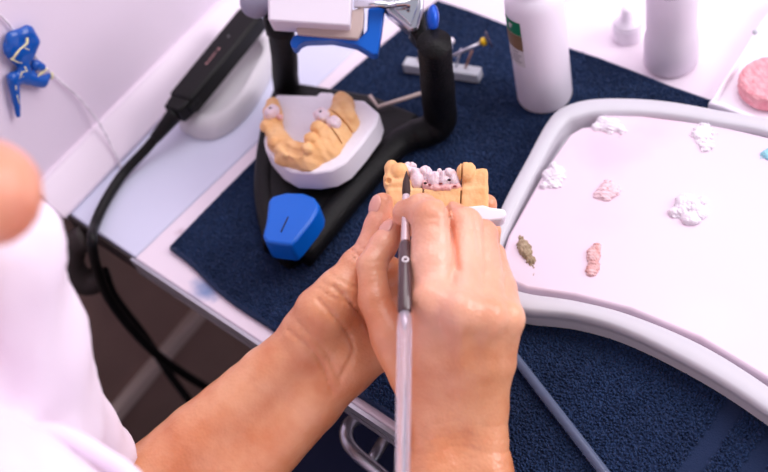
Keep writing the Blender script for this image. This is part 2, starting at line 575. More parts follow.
def ring(f_out, z): return [np.array([*(i_[:2] * (1 - f_out) + o_[:2] * f_out), z]) for i_, o_ in zip(inner, outer)]


for fo, z in ((.0, TZ + .006), (0, ZR - .0035), (.06, ZR - .001), (.16, ZR), (.82, ZR), (.94, ZR - .0008), (1, ZR - .003), (.99, ZR - .006), (.92, ZR - .0075), (.80, ZR - .0085), (.77, TZ + .006), (.77, TZ)):
    secs.append(ring(fo, z))
vv = [p for s in secs for p in s]; ff = []
for i in range(len(secs) - 1):
    for k in range(m_):
        l = (k + 1) % m_; ff.append((i * m_ + k, i * m_ + l, (i + 1) * m_ + l, (i + 1) * m_ + k))
# orientation check is left to recalculation
rim = link('rim', vv, ff, M['tray'], tray, smooth=True, angle=60)
bm = bmesh.new(); bm.from_mesh(rim.data); bmesh.ops.recalc_face_normals(bm, faces=bm.faces); bm.to_mesh(rim.data); bm.free()
obj('tray_floor', MB().prism(ring(.1, 0), TZ + .001, TZ + .006), M['tray'], tray)
pl_px = [(500, 262), (508, 236), (546, 168), (570, 134), (582, 127), (592, 126), (597, 119), (602, 114), (640, 115), (718, 125), (785, 141), (897, 193), (960, 307), (950, 422),
         (893, 465), (833, 429), (768, 379), (700, 338), (630, 309), (575, 295), (527, 288), (507, 279)]
PZ = TZ + .0175
plate = obj('mixing_plate', MB().prism([at(x, y, PZ) for x, y in pl_px], TZ + .0061, PZ), M['plate'], tray, bevel=.0018, seg=3)
add_stain_or_highlight(M['plate'], tuple(at(610, 150, PZ)), .028, (244, 198, 214), .75, 40)
add_stain_or_highlight(M['plate'], tuple(at(655, 130, PZ)), .022, (245, 200, 216), .7, 50)
add_stain_or_highlight(M['plate'], tuple(at(600, 215, PZ)), .022, (240, 206, 212), .45, 60)
add_stain_or_highlight(M['plate'], tuple(at(700, 320, PZ)), .03, (248, 220, 236), .5, 30)


def dab(px, py, r, hgt, m, label, seed, stretch=(1, 1), ang=0, n=14, name='powder_dab', cat='ceramic powder', extra=None):
    c = at(px, py, PZ); rr = np.random.default_rng(seed)
    ca, sa = math.cos(ang), math.sin(ang); A = np.array([[ca, sa, 0], [-sa, ca, 0], [0, 0, 1]])
    bl = [(np.array([rr.normal(0, .42) * r * stretch[0], rr.normal(0, .42) * r * stretch[1], rr.uniform(.0, .5) * hgt]), rr.uniform(.22, .45) * r) for _ in range(n)]

    def fn(Q):
        q = (Q - c) @ A.T
        d = ell(q, (0, 0, 0), (r * .8 * stretch[0], r * .8 * stretch[1], hgt * .3)) + .0006 * wob(q, 700, seed + 50)
        for b, s in bl:
            e = ell(q, b, (s, s, min(s, hgt * .7)))
            d = smin(d, e, .0020)
        d = d + .0005 * wob(q, 1500, seed + 9) + .0003 * wob(q, 3800, seed)
        return np.maximum(d, -(q[..., 2] + .0003))
    R_ = r * max(stretch) * 1.9
    v, f = nets(fn, c - [R_, R_, .0012], c + [R_, R_, hgt * 1.6], .00042)
    o = link(name, v, f, m, base=c, smooth=True)
    tag(o, label, cat, 'ceramic powder dabs on the mixing plate')
    return o, c


dab(555, 176, .0085, .0035, M['powder'], 'white powder heap near the left rim of the palette tray', 1, (.8, 1.3), .6, 18)
dab(609, 127, .0078, .003, M['powder'], 'small white powder heap at the notched far corner of the mixing plate', 2, (1.3, .8), 0, 16)
dab(704, 135, .0075, .0016, M['powder'], 'faint flat white powder smear near the far rim of the mixing plate', 3, (.7, 1.3), .4, 14)
dab(690, 209, .0098, .0042, M['powder'], 'round lumpy white powder heap in the middle of the mixing plate', 4, (1, 1), 0, 26)
o, c = dab(607, 192, .0068, .0022, M['powder_pink'], 'pale pink powder dab with a red speck in its centre', 5, (1, 1.1), 0, 16)
obj('red_speck', MB().ball(c + [0, .0005, .0018], (.0016, .0016, .0012), 8).ball(c + [-.0014, .0012, .0014], (.001, .001, .0008), 8), M['red'], o, smooth=True)
d1 = at(520, 236, PZ) - at(532, 266, PZ); a1 = math.atan2(d1[1], d1[0])
dab(526, 251, .0062, .0022, M['powder_olive'], 'olive brown powder streak beside the right hand on the mixing plate', 6, (2.3, .34), a1, 16)
d2 = at(600, 240, PZ) - at(594, 272, PZ); a2 = math.atan2(d2[1], d2[0])
dab(594, 258, .0064, .0022, M['powder_rose'], 'rose coloured powder streak below the pink dab on the mixing plate', 8, (2.0, .40), a2, 18)
dab(769, 155, .0040, .0014, M['teal'], 'small pale teal smear at the right edge of the photo on the plate', 9, (1, 1), 0, 12)

# ------------------------------------------------------------------ bottles and the back of the bench
bc = at(545, 95.5, TZ)
bot = thing('plastic_bottle', bc, 'white plastic bottle with a green and brown label behind the palette tray', 'bottle')
rb = .0206
body = obj('body', MB().lathe(bc, [(.001, 0), (rb - .003, 0), (rb - .0008, .0008), (rb, .003), (rb, .088), (rb * .985, .094), (rb * .93, .0985), (rb * .82, .102), (rb * .7, .1035), (rb * .66, .106)], 56), M['bottle'], bot, smooth=True, angle=50)
obj('cap', MB().lathe(bc, [(.001, .1062), (rb * .72, .1062), (rb * .72, .124), (rb * .68, .1255), (.001, .1255)], 40), M['bottle'], bot, smooth=True, angle=50)
toc = (CAM - bc)[:2]; ang0 = math.atan2(toc[1], toc[0])


def patch(a0, a1, z0, z1, r, n=10):
    v = []; f = []
    for k in range(n + 1):
        a = ang0 + a0 + (a1 - a0) * k / n
        for z in (z0, z1):
            v.append((bc[0] + r * math.cos(a), bc[1] + r * math.sin(a), bc[2] + z))
    for k in range(n): f.append((2 * k, 2 * k + 2, 2 * k + 3, 2 * k + 1))
    m = MB(); m.add(v, f); return m


la, lb = -math.radians(83), -math.radians(33)
lab = obj('label', patch(la, lb, .046, .087, rb + .0002), M['label'], bot, smooth=True)
obj('green_band', patch(la, lb, .0755, .087, rb + .0004), M['green'], lab, smooth=True)
obj('brown_band', patch(la, lb, .0615, .0752, rb + .0004), M['brown'], lab, smooth=True)
pr = MB()
for k in range(4):
    a = patch(la + .2, lb - .12 - .1 * (k % 2), .0495 + .003 * k, .0505 + .003 * k, rb + .0004); pr.add(a.v, a.f)
obj('print', pr, M['greytext'], lab, smooth=True)
lt = MB(); a = patch(la + .35, la + .42, .079, .0838, rb + .0006, 2); lt.add(a.v, a.f)
a = patch(la + .35, la + .55, .0828, .0838, rb + .0006, 2); lt.add(a.v, a.f); a = patch(la + .35, la + .5, .0808, .0816, rb + .0006, 2); lt.add(a.v, a.f)
obj('letter', lt, M['label'], lab)

bc2 = at(671, 62, TT)
b2 = thing('squeeze_bottle', bc2, 'translucent uncapped plastic bottle of cloudy liquid on the bare bench top', 'bottle')
r2 = .0200
obj('body', MB().lathe(bc2, [(.001, 0), (r2 - .003, 0), (r2, .003), (r2, .018), (r2 * .985, .026), (r2 * .91, .032), (r2 * .90, .05), (r2 * .90, .066), (r2 * .88, .072), (r2 * .80, .076), (r2 * .78, .078),
                             (r2 * .75, .078), (r2 * .75, .076), (r2 * .83, .071), (r2 * .86, .066), (r2 * .86, .034), (r2 * .95, .026), (r2 * .96, .004), (r2 * .8, .0025), (.001, .0025)], 48), M['clear'], b2, smooth=True, angle=60)
obj('liquid', MB().lathe(bc2, [(.001, .003), (r2 * .92, .0045), (r2 * .935, .018), (r2 * .92, .025), (r2 * .845, .034), (r2 * .845, .055), (.001, .055)], 40), M['liquid'], b2, smooth=True, angle=50)
nub = MB().tube([bc2 + np.array([r2 * .83 * math.cos(a), r2 * .83 * math.sin(a), .0745]) for a in np.linspace(0, 2 * math.pi, 41)], .0016, 8)
obj('rim_ring', nub, M['clear_rim'], b2, smooth=True)

bc3 = at(628, 36, TT)
cp = thing('nozzle_cap', bc3, 'small white cone-shaped nozzle cap standing beside the translucent bottle', 'bottle cap')
rc = .0118
obj('skirt', MB().lathe(bc3, [(.001, 0), (rc, 0), (rc, .011), (rc * .96, .0125), (.001, .0125)], 36), M['bottle'], cp, smooth=True, angle=50)
obj('nozzle', MB().lathe(bc3, [(rc * .93, .0124), (rc * .8, .0145), (rc * .55, .017), (rc * .42, .021), (rc * .36, .026), (rc * .25, .0285), (.001, .029)], 32), M['bottle'], cp, smooth=True)

# white tray with a pink disc
ptp = [at(x, y, TT + .012) for x, y in ((714, 96), (722, 107), (860, 140), (960, 20), (800, -10), (768, 12), (742, 52))]
ptc = np.mean(ptp, 0)
pt = thing('powder_tray', (ptc[0], ptc[1], TT), 'white plastic tray holding a pink disc at the upper right corner', 'tray')
loop = smooth_loop(ptp, 4); cc = np.mean(loop, 0)
mbt = MB(); secs = []
for s, z in ((.97, TT), (1, TT + .003), (1, TT + .011), (.985, TT + .012), (.95, TT + .012), (.93, TT + .011), (.92, TT + .006), (.3, TT + .006)):
    secs.append([np.array([*(cc[:2] + (p[:2] - cc[:2]) * s), z]) for p in loop])
vv = [p for s in secs for p in s]; m_ = len(loop); ff = []
for i in range(len(secs) - 1):
    for k in range(m_):
        l = (k + 1) % m_; ff.append((i * m_ + k, i * m_ + l, (i + 1) * m_ + l, (i + 1) * m_ + k))
ff.append(tuple(range((len(secs) - 1) * m_, len(secs) * m_)))
pto = link('dish', vv, ff, M['bottle'], pt, smooth=True, angle=50)
bm = bmesh.new(); bm.from_mesh(pto.data); bmesh.ops.recalc_face_normals(bm, faces=bm.faces); bm.to_mesh(pto.data); bm.free()
obj('hinge_dot', MB().ball(at(755, 32, TT + .013), .0022, 8), M['grey_plastic'], pt, smooth=True)
pcc = at(773, 84, TT + .012)
v, f = nets(lambda Q: smax(np.hypot(Q[..., 0] - pcc[0], Q[..., 1] - pcc[1]) - .0235, np.abs(Q[..., 2] - (TT + .0125)) - .006, .004) + .0007 * wob(Q, 1400, 3) + .0005 * wob(Q, 2600, 4),
            [pcc[0] - .028, pcc[1] - .028, TT + .003], [pcc[0] + .028, pcc[1] + .028, TT + .023], .0007)
tag(link('pink_disc', v, f, M['pinkcake'], base=(pcc[0], pcc[1], TT + .0065), smooth=True), 'crumbly pink disc of acrylic lying in the white tray', 'dental material')

# ------------------------------------------------------------------ pin stand and mounted bur behind the articulator
ps = at(440, 74, TZ)
pst = thing('pin_stand', ps, 'grey firing block with metal pins on the towel behind the articulator', 'pin stand')
a_, b2_ = at(404, 73, TZ), at(479, 84, TZ)
dr = (b2_ - a_) / np.linalg.norm(b2_ - a_); pn = np.array([-dr[1], dr[0], 0])
obj('block', MB().prism([a_, b2_, b2_ + pn * .010, a_ + pn * .010], TZ, TZ + .009), M['grey_plastic'], pst, bevel=.001)
for px, py, tx, ty, m in ((418, 62, 421, 50, 'pin'), (455, 70, 461, 49, 'steel'), (464, 71, 472, 51, 'pin'), (449, 66, 451, 42, 'steel')):
    q0 = at(px, py, TZ + .006)
    hh = .022 if m == 'steel' else .02
    obj('pin', MB().tube([q0, at(tx, ty, TZ + .024)], .0011, 8), M[m], pst, smooth=True)
obj('pin_head', MB().ball(at(451, 41, TZ + .026), .0028, 10), M['bottle'], pst, smooth=True)
k0 = at(452, 56, TZ + .0245); k1 = at(483, 42, TZ + .030); k2 = k1 + (k1 - k0) * .12
bur = thing('mounted_bur', k0, 'thin metal bur with a yellow collar resting across the pin stand', 'bur')
obj('shank', MB().tube([k0, k1], .0013, 8), M['steel'], bur, smooth=True)
obj('collar', MB().tube([k1 - (k1 - k0) * .06, k1, k1 + (k1 - k0) * .10], [.0026, .0034, .003], 14), M['yellow'], bur, smooth=True)
e = (k1 - k0) / np.linalg.norm(k1 - k0)
obj('disc', MB().lathe(k1 + e * .0042, [(.001, 0), (.0065, .0002), (.0065, .001), (.001, .0012)], 24, axis=e), M['ferrule'], bur, smooth=True, angle=40)

# ------------------------------------------------------------------ articulator
art = thing('dental_articulator', at(350, 170, TZ), 'black dental articulator with blue pads and an opened white upper block', 'articulator')
zl = TZ + .0115
fl, frt = at(289, 88, zl), at(441, 118, zl)
rail_r = smooth_path([at(434, 42, zl + .090), at(437, 78, zl + .052), at(439, 104, zl + .022), at(440, 120, zl + .006), at(430, 130, zl), at(412, 136, zl), at(392, 149, zl - .001), at(346, 200, zl - .002), at(300, 256, zl - .002)], 8)
lowf = obj('lower_frame', MB().tube(rail_r, [.0118] * 8 + [.0124] * 24 + [.0116] * 8 + [.0106] * (len(rail_r) - 40), 18), M['black'], art, smooth=True)
rail_l = smooth_path([at(286, 88, zl), at(272, 130, zl - .001), at(266, 190, zl - .002), at(276, 246, zl - .002)], 8)
obj('side_rail', MB().tube(rail_l, .009, 16), M['black'], lowf, smooth=True)
obj('floor_plate', MB().prism([at(x, y, TZ + .012) for x, y in ((276, 100), (300, 86), (372, 98), (420, 118), (398, 138), (372, 160), (345, 192), (303, 252), (285, 262), (268, 250), (262, 190), (268, 140))], TZ + .0005, TZ + .0165), M['black'], art, bevel=.003)
obj('cross_bar', MB().tube([at(370, 96, TZ + .022), at(378, 107, TZ + .021), at(432, 90, TZ + .022)], .0016, 8), M['plate_tan'], lowf, smooth=True)
obj('cast_mount', MB().lathe(at(318, 140, TZ + .0166), [(.001, 0), (.019, 0), (.019, .006), (.001, .006)], 32), M['black'], art, smooth=True, angle=40)
# posts
for px, py, top, r in ((286, 88, .088, .0108),):
    q = at(px, py, zl)
    t1 = at(*({438: (433, 27)}.get(px, (280, 24))), zl + top)
    pth = smooth_path([q + [0, 0, -.004], q * .8 + t1 * .2 + [.001, 0, .002], q * .45 + t1 * .55 + [.0015, 0, 0], t1], 6)
    obj('post', MB().tube(pth, [r * (1.0 - .1 * i / len(pth)) for i in range(len(pth))], 20), M['black'], art, smooth=True)
# incisal pad
top = [at(x, y, TZ + .036) for x, y in ((268, 201), (272, 195.5), (286, 192), (303, 192.5), (314, 197), (319, 204), (318, 210), (312, 220), (297, 239), (291, 245), (266, 242), (262, 236), (266, 220))]
obj('incisal_pad', MB().prism(top, TZ + .0167, TZ + .036), M['blue'], art, bevel=.0022, seg=3)
g0, g1 = at(288, 217, TZ + .0361), at(281, 232, TZ + .0361)
obj('pad_slot', MB().tube([g0, g1], .0005, 6), M['ink'], art.children[-1], smooth=True)
# opened upper bow, tilted towards the viewer
fw = R @ np.array([0, 0, -1.])


def face(pts, d, th, dx=0):
    return MB().slab([P(x, y, d) for x, y in pts], fw * th)


upb = obj('upper_block', face([(267, -40), (268, 21), (350, 26), (353, -40)], .690, .034), M['white_block'], art, bevel=.0015)
obj('mounting_plate', face([(296, 27.5), (297, 34), (358, 39), (363, 27), (364, 6), (352, 10), (350, 27)], .706, .026), M['plate_tan'], art, bevel=.001)
bl = [(290, 42), (293, 36), (300, 33), (345, 37), (360, 38), (367, 30), (368, 8), (385, 6), (382, 30), (378, 54), (373, 55), (356, 45), (332, 40), (305, 41), (299, 44), (296, 49), (291, 47)]
obj('upper_pad', face(bl, .712, .020), M['blue'], art, bevel=.0012)
obj('hinge_rod', MB().tube([P(354, 4, .706), P(402, 5, .706)], .0027, 14), M['chrome'], art, smooth=True)
obj('hinge_bracket', face([(383, -30), (383, 4), (388, 13), (410, 31), (418, 30), (424, 8), (424, -30)], .709, .02), M['steel'], art, bevel=.002)
obj('bracket_cover', face([(389, -30), (390, -2), (394, 9), (411, 25), (418, 6), (421, -8), (421, -30), (405, -34)], .7065, .0022), M['chrome'], art, bevel=.0006)
obj('hinge_screw', MB().tube([P(396, 4, .701), P(408, 3, .701)], .0022, 12).tube([P(407, 3, .701), P(410, 3, .701)], .0042, 16), M['chrome'], art, smooth=True, angle=40)
obj('bracket_arm', face([(408, 30), (424, 8), (428, 40), (420, 44)], .712, .030), M['black'], art, bevel=.003)
obj('knob', MB().ball(P(433, 18, .702), (.0042, .0094, .0050), 12, ax=[R[:, 0], R[:, 1], R[:, 2]]), M['blue_metal'], art, smooth=True)
obj('hinge_arm', MB().tube([P(280, 34, .756), P(276, 10, .752), P(274, -30, .75)], .010, 16), M['black'], art, smooth=True)
obj('shoulder_knob', MB().ball(P(256, 2, .745), (.0118, .0118, .010), 14, ax=[R[:, 0], R[:, 1], R[:, 2]]), M['shoulder'], art, smooth=True)
obj('knob_arm', MB().tube([P(258, 4, .75), P(278, 6, .752)], .006, 12), M['black'], art, smooth=True)

# ------------------------------------------------------------------ dental arch cast on its white base
ZB = TZ + .0415
bp_px = [(277, 94), (317, 95), (319, 91.5), (333, 92), (334, 97.5), (364, 100), (379.5, 113), (376, 124), (360, 146), (346, 162), (332, 170), (315, 173), (292, 172), (277, 163), (265, 149), (263.5, 140), (268, 118), (271, 100)]
dc = at(318, 135, TZ + .0228)
dcast = thing('dental_arch_cast', (dc[0], dc[1], TZ + .0228), 'beige horseshoe dental arch cast on a thick white plaster base in the articulator', 'dental cast')
obj('plaster_base', MB().prism([at(x, y, ZB) for x, y in bp_px], TZ + .0228, ZB), M['stone_white'], dcast, bevel=.0022, seg=3)
S_ = 1330.


def Z(px, py, dz): return at(px, py, ZB + dz)


arch = [(271, 112), (273, 126), (279, 142), (290, 153), (304, 157), (317, 151), (328, 139), (336, 124), (344, 106)]


def arch_fn(Q):
    d = np.full(Q.shape[:-1], 1.)
    rad = [.0060, .0064, .0076, .0086, .0088, .0094, .0104, .0100, .0080]
    for i in range(len(arch) - 1):
        d = smin(d, cap(Q, Z(*arch[i], .002), Z(*arch[i + 1], .002), rad[i], rad[i + 1]), .004)
    for a, b, r in (((330, 152), (349, 126), .0085), ((310, 164), (330, 152), .008), ((285, 160), (310, 164), .0075)):
        d = smin(d, cap(Q, Z(*a, -.002), Z(*b, -.001), r), .004)
    d = smin(d, cap(Q, Z(341, 100, .006), Z(349, 118, .006), .0062, .006), .003)     # distal ridge right
    d = smin(d, cap(Q, Z(273, 104, .004), Z(276, 116, .005), .0052), .003)
    for px, py, r, dz in ((266, 124, .0052, .0085), (271, 131, .005, .006), (318, 126, .0062, .0125), (311, 137, .0058, .0120), (307, 147, .0052, .011), (301, 152, .0046, .009), (294, 153, .004, .008), (287, 152, .004, .0075), (280, 147, .0042, .0075),
                          (274, 140, .0045, .0075), (322, 132, .005, .010), (315, 141, .0045, .009)):
        d = smin(d, ell(Q, Z(px, py + 2, dz), (r * .9, r * .9, r * .85)), .0008)
    # hollowed front ridge with a ragged edge
    d = smax(d, -cap(Q, Z(284, 146, .013), Z(297, 152, .013), .0042), .001)
    d = smax(d, -cap(Q, Z(277, 128, .014), Z(281, 140, .014), .0040), .001)
    d = d + .0004 * wob(Q, 700, 5) + .00022 * wob(Q, 2000, 6)
    for a, b in (((330, 112), (352, 129)), ((322, 122), (341, 141))):
        A, B = Z(*a, .009), Z(*b, .006); t = B - A; nn = np.cross(t, [0, 0, 1.]); nn /= np.linalg.norm(nn)
        s = np.clip(((Q - A) @ t) / (t @ t), 0, 1)
        sl = np.maximum(np.abs((Q - A) @ nn) - .00045, np.maximum(-((Q - A) @ t) / np.linalg.norm(t), ((Q - B) @ t) / np.linalg.norm(t)))
        d = np.maximum(d, -sl)
    return np.maximum(d, -(Q[..., 2] - (ZB - .0004)))


v, f = nets(arch_fn, [dc[0] - .06, dc[1] - .06, ZB - .002], [dc[0] + .06, dc[1] + .06, ZB + .024], .0007)
ao = link('stone_arch', v, f, M['stone'], dcast, smooth=True)


def crown(c, rs, seed, ax=None):
    def fn(Q):
        d = ell(Q, c, rs)
        r = np.random.default_rng(seed)
        for k in range(4):
            a = k * 1.57 + .6
            d = smin(d, ell(Q, c + np.array([math.cos(a) * rs[0] * .5, math.sin(a) * rs[1] * .5, rs[2] * .55]), np.array(rs) * .45), .0012)
        return d + .0002 * wob(Q, 2000, seed)
    R_ = np.array(rs) * 1.6
    return nets(fn, c - R_, c + R_, .0005)


for px, py, rs, dz, sd in ((272, 112.5, (.0052, .0062, .0046), .010, 1), (322, 116, (.0064, .0056, .0046), .0125, 2), (334, 123, (.0056, .0050, .004), .0110, 3)):
    c = Z(px, py, dz); v, f = crown(c, rs, sd)
    co = link('ceramic_crown', v, f, M['ceramic'], dcast, smooth=True)
    if sd < 3:
        obj('pit', MB().ball(c + np.array([0, 0, rs[2] * .98]), (.0011, .0011, .0006), 8), M['ink'], co, smooth=True)
    else:
        obj('pit', MB().ball(c + np.array([-.001, -.003, rs[2] * .7]), (.0007, .0007, .0006), 8), M['ink'], co, smooth=True)
obj('gum_line', MB().ball(Z(280, 117, .0085), (.0028, .0022, .0018), 10), M['gum'], dcast, smooth=True)
obj('gum_line', MB().ball(Z(328, 125, .0115), (.002, .002, .0014), 8), M['gum'], dcast, smooth=True)

# ------------------------------------------------------------------ the cast held in the hand (camera-aligned frame, mm)
HC = P(437, 195, .612)
tl = math.radians(14)                          # leans its top away so the chewing surfaces show
ex = R[:, 0]
ey = math.cos(tl) * R[:, 1] - math.sin(tl) * R[:, 2]
ez = math.cos(tl) * R[:, 2] + math.sin(tl) * R[:, 1]
# turned a little so the right end is nearer
tr_ = math.radians(4)
ex, ez = math.cos(tr_) * ex + math.sin(tr_) * ez, math.cos(tr_) * ez - math.sin(tr_) * ex
L = np.array([ex, ey, ez])
loc2w = lambda v: HC + (np.asarray(v) * .001) @ L
hc = thing('dental_cast_section', HC, 'beige section of a dental cast with pinkish white crowns held in the left hand', 'dental cast')
MMX = lambda px: (px - 437) * .588
MMY = lambda py: (195 - py) * .603


def stone_fn(Q):
    d = rbox(Q, (MMX(437), -8, -9), (29.8, 12.5, 10), 2.0)
    d = smin(d, rbox(Q, (MMX(399), 0, -9), (7.6, 10.5, 9.5), 2.5), 1.5)
    d = smin(d, rbox(Q, (MMX(475), 3.5, -9), (7.6, 11.5, 9.5), 1.6), 1.2)
    d = smin(d, rbox(Q, (MMX(417), -2, -9), (4.2, 7, 9), 1.6), 1.0)
    d = smin(d, rbox(Q, (MMX(482), 6, -9), (3.6, 10.4, 8), 1.2), 1.0)
    # left molar with cusps
    for px, py, z, r in ((399, 170, -2.5, (5.6, 6.2, 4.6)), (391, 165, -6, (4.6, 6.2, 5)), (390, 161, -9, (3.6, 4.4, 4)), (402, 164, -9, (4.2, 4.2, 4)), (397, 163, -14, (4, 4.4, 3.5)), (389, 178, -4, (3.8, 7, 5)), (398, 182, -1.0, (6.5, 3, 2.5))):
        d = smin(d, ell(Q, (MMX(px), MMY(py), z), r), 1.1)
    # right molar
    for px, py, z, r in ((466, 172.5, .4, (5.4, 6.2, 4.4)), (464.5, 167, -6, (3.0, 5, 4)), (470, 167, -6, (4.0, 4.6, 4)), (466, 166, -12, (5, 4.4, 4))):
        d = smin(d, ell(Q, (MMX(px), MMY(py), z), r), 1.0)
    d = d + .22 * wob(Q, .9, 12) + .12 * wob(Q, 2.2, 13)
    # groove around the right molar, ledge line, two saw cuts
    for x in (422.8, 461.0):
        d = np.maximum(d, -np.maximum(np.abs(Q[..., 0] - MMX(x) - .06 * (Q[..., 1])) - .42, -(Q[..., 2] + 7)))
    d = np.maximum(d, -ell(Q, (MMX(388), MMY(180), 1), (2, 1.8, 2.4)))
    return d


def in_frame(fn, lo, hi, h):
    v, f = nets(fn, lo, hi, h); return loc2w(v), f


v, f = in_frame(stone_fn, (-34, -25, -22), (34, 26, 6), .45)
link('stone_base', v, f, M['stone'], hc, smooth=True)
crs = [(408.5, 166, -6, 3.6, 4.6), (417.0, 175, -1.0, 4.8, 7.2), (426.0, 172, -3.5, 4.8, 6.8), (434.5, 177.5, -.8, 4.6, 6.4), (444.5, 178, -.8, 5.0, 6.2), (454.5, 178, -.8, 4.4, 6.0)]


def crown_fn(i):
    px, py, z, rx, ry = crs[i]; r = np.random.default_rng(20 + i)
    lob = [(px + r.uniform(-6, 6), py + r.uniform(-7, 0), z + r.uniform(-5, 2), r.uniform(1.2, 2.4)) for _ in range(10)]

    def fn(Q):
        d = ell(Q, (MMX(px), MMY(py + 2), z - 3), (rx * .92, ry, 6))
        for a, b, c, s in lob: d = smin(d, ell(Q, (MMX(a), MMY(b), c), (s, s * 1.2, s)), .7)
        d = np.maximum(d, -cap(Q, (MMX(px) + .3, MMY(py - 7), z + 3.4), (MMX(px) - .4, MMY(py + 6), z + 3.6), .75))
        return d + .16 * wob(Q, 2.2, 30 + i)
    return fn


for i in range(len(crs)):
    px, py, z, rx, ry = crs[i]; c = np.array([MMX(px), MMY(py), z - 2])
    v, f = in_frame(crown_fn(i), c - [9, 13, 10], c + [9, 13, 10], .4)
    link('crown', v, f, M['ceramic'], hc, smooth=True)


def gum_fn(Q):
    d = np.full(Q.shape[:-1], 50.)
    for a, b, r in (((426, 186.5, -.8), (436, 188, .2), 2.0), ((436, 188, .2), (448, 188, .2), 2.1), ((448, 188, .2), (458, 186, -.4), 1.9), ((424.5, 182, -1.5), (426, 187, -.8), 1.8)):
        d = smin(d, cap(Q, (MMX(a[0]), MMY(a[1]), a[2]), (MMX(b[0]), MMY(b[1]), b[2]), r), 1.0)
    return d + .3 * wob(Q, 2.0, 44)


v, f = in_frame(gum_fn, (-13, -2, -6), (18, 14, 6), .4)
go = link('gum_ridge', v, f, M['gum'], hc, smooth=True)
pk = MB()
for px, py, r in ((425.5, 184, 1.0), (449.5, 181.2, 1.05)):
    pk.ball(loc2w((MMX(px), MMY(py), 2.6)), (r * .0011, r * .0007, .0009), 8, ax=L)
obj('dark_gap', pk, M['ink'], hc, smooth=True)
pk = MB()
for px, py in ((441, 184.5), (430, 185.5), (455, 187.5)):
    pk.ball(loc2w((MMX(px), MMY(py), 2.3)), (.0011, .0006, .0006), 8, ax=L)
obj('red_stain', pk, M['pit_red'], hc, smooth=True)
pl = MB().slab([loc2w((x, y, 2.2)) for x, y in ((8, -8.6), (8, -17), (30, -17), (38, -16.2), (40.5, -13.5), (39.5, -10), (31, -8.6), (27, -7.2))], L[2] * -.016)
tag(obj('base_plate', pl, M['bottle'], hc, bevel=.0012), 'white plastic base plate jutting out to the right')

# ------------------------------------------------------------------ brush in the right hand
bt, be = P(406.5, 171, .596), P(402, 506, .452)


def bpt(py):                                   # point of the brush axis that shows at image row py
    lo, hi = 0., 1.
    for _ in range(40):
        m = (lo + hi) / 2; k = w2k(bt + (be - bt) * m)
        if 236 - k[1] / -k[2] * F < py: lo = m
        else: hi = m
    return bt + (be - bt) * lo


brush = thing('ceramic_brush', bpt(300), 'fine brush with brown bristles and a clear acrylic handle in the right hand', 'brush')
obj('bristles', MB().tube([bpt(y) for y in (171, 176, 182, 190, 197)], [.0002, .0011, .0021, .0025, .0021], 14), M['brush_dark'], brush, smooth=True)
obj('ferrule', MB().tube([bpt(y) for y in (196, 200, 225, 243)], [.0022, .0024, .0025, .0027], 16), M['ferrule_light'], brush, smooth=True, angle=50)
obj('collar', MB().tube([bpt(y) for y in (242.5, 244, 246, 311, 313)], [.0027, .0034, .0037, .0038, .0030], 18), M['ferrule'], brush, smooth=True, angle=50)
cmk = bpt(264); tb = (be - bt) / np.linalg.norm(be - bt)
nv = CAM - cmk; nv -= tb * (nv @ tb); nv /= np.linalg.norm(nv); sd = np.cross(tb, nv)
obj('ring_mark', MB().tube([cmk + nv * (.0037 * math.cos(.0015 * math.cos(a) / .0037)) + sd * .0015 * math.cos(a) + tb * .0016 * math.sin(a) for a in np.linspace(0, 6.283, 25)], .0005, 6), M['white_mark'], brush, smooth=True)
obj('handle', MB().tube([bpt(y) for y in (313.5, 316, 330, 420, 500)], [.0028, .0036, .0038, .0034, .0030], 20), M['acrylic'], brush, smooth=True, angle=50)
obj('handle_core', MB().tube([bpt(y) for y in (313.6, 322, 332)], [.0014, .0012, .0003], 10), M['ferrule_light'], brush, smooth=True)

# second clear rod on the towel
q0, q1 = at(496, 333, TZ + .0032), at(640, 519, TZ + .0032)
rod = thing('acrylic_rod', q0 - [0, 0, .0032], 'clear smoky acrylic brush handle lying on the towel below the right hand', 'brush handle')
obj('tube', MB().tube([q0, q0 + (q1 - q0) * .02, q1], [.0022, .0032, .0032], 18), M['acrylic_dark'], rod, smooth=True, angle=50)

# ------------------------------------------------------------------ wax knife / handpiece with its cable
h0, h1 = at(183, 104, TT + .028), at(254, 17, TT + .034)
hd = (h1 - h0) / np.linalg.norm(h1 - h0); hs = np.cross(hd, [0, 0, 1.]); hs /= np.linalg.norm(hs); hu = np.cross(hs, hd)
hpz = thing('electric_handpiece', (h0 + h1) / 2, 'black electric handpiece with a thick cable lying along the lavender wall', 'handpiece')
Lh = np.linalg.norm(h1 - h0)


def hbox(s0, s1, w0, w1, th):
    a, b = h0 + hd * s0, h0 + hd * s1
    v = [a - hs * w0 - hu * th, a + hs * w0 - hu * th, a + hs * w0 + hu * th, a - hs * w0 + hu * th,
         b - hs * w1 - hu * th, b + hs * w1 - hu * th, b + hs * w1 + hu * th, b - hs * w1 + hu * th]
    m = MB(); m.add(v, [(0, 3, 2, 1), (4, 5, 6, 7), (0, 1, 5, 4), (1, 2, 6, 5), (2, 3, 7, 6), (3, 0, 4, 7)]); return m


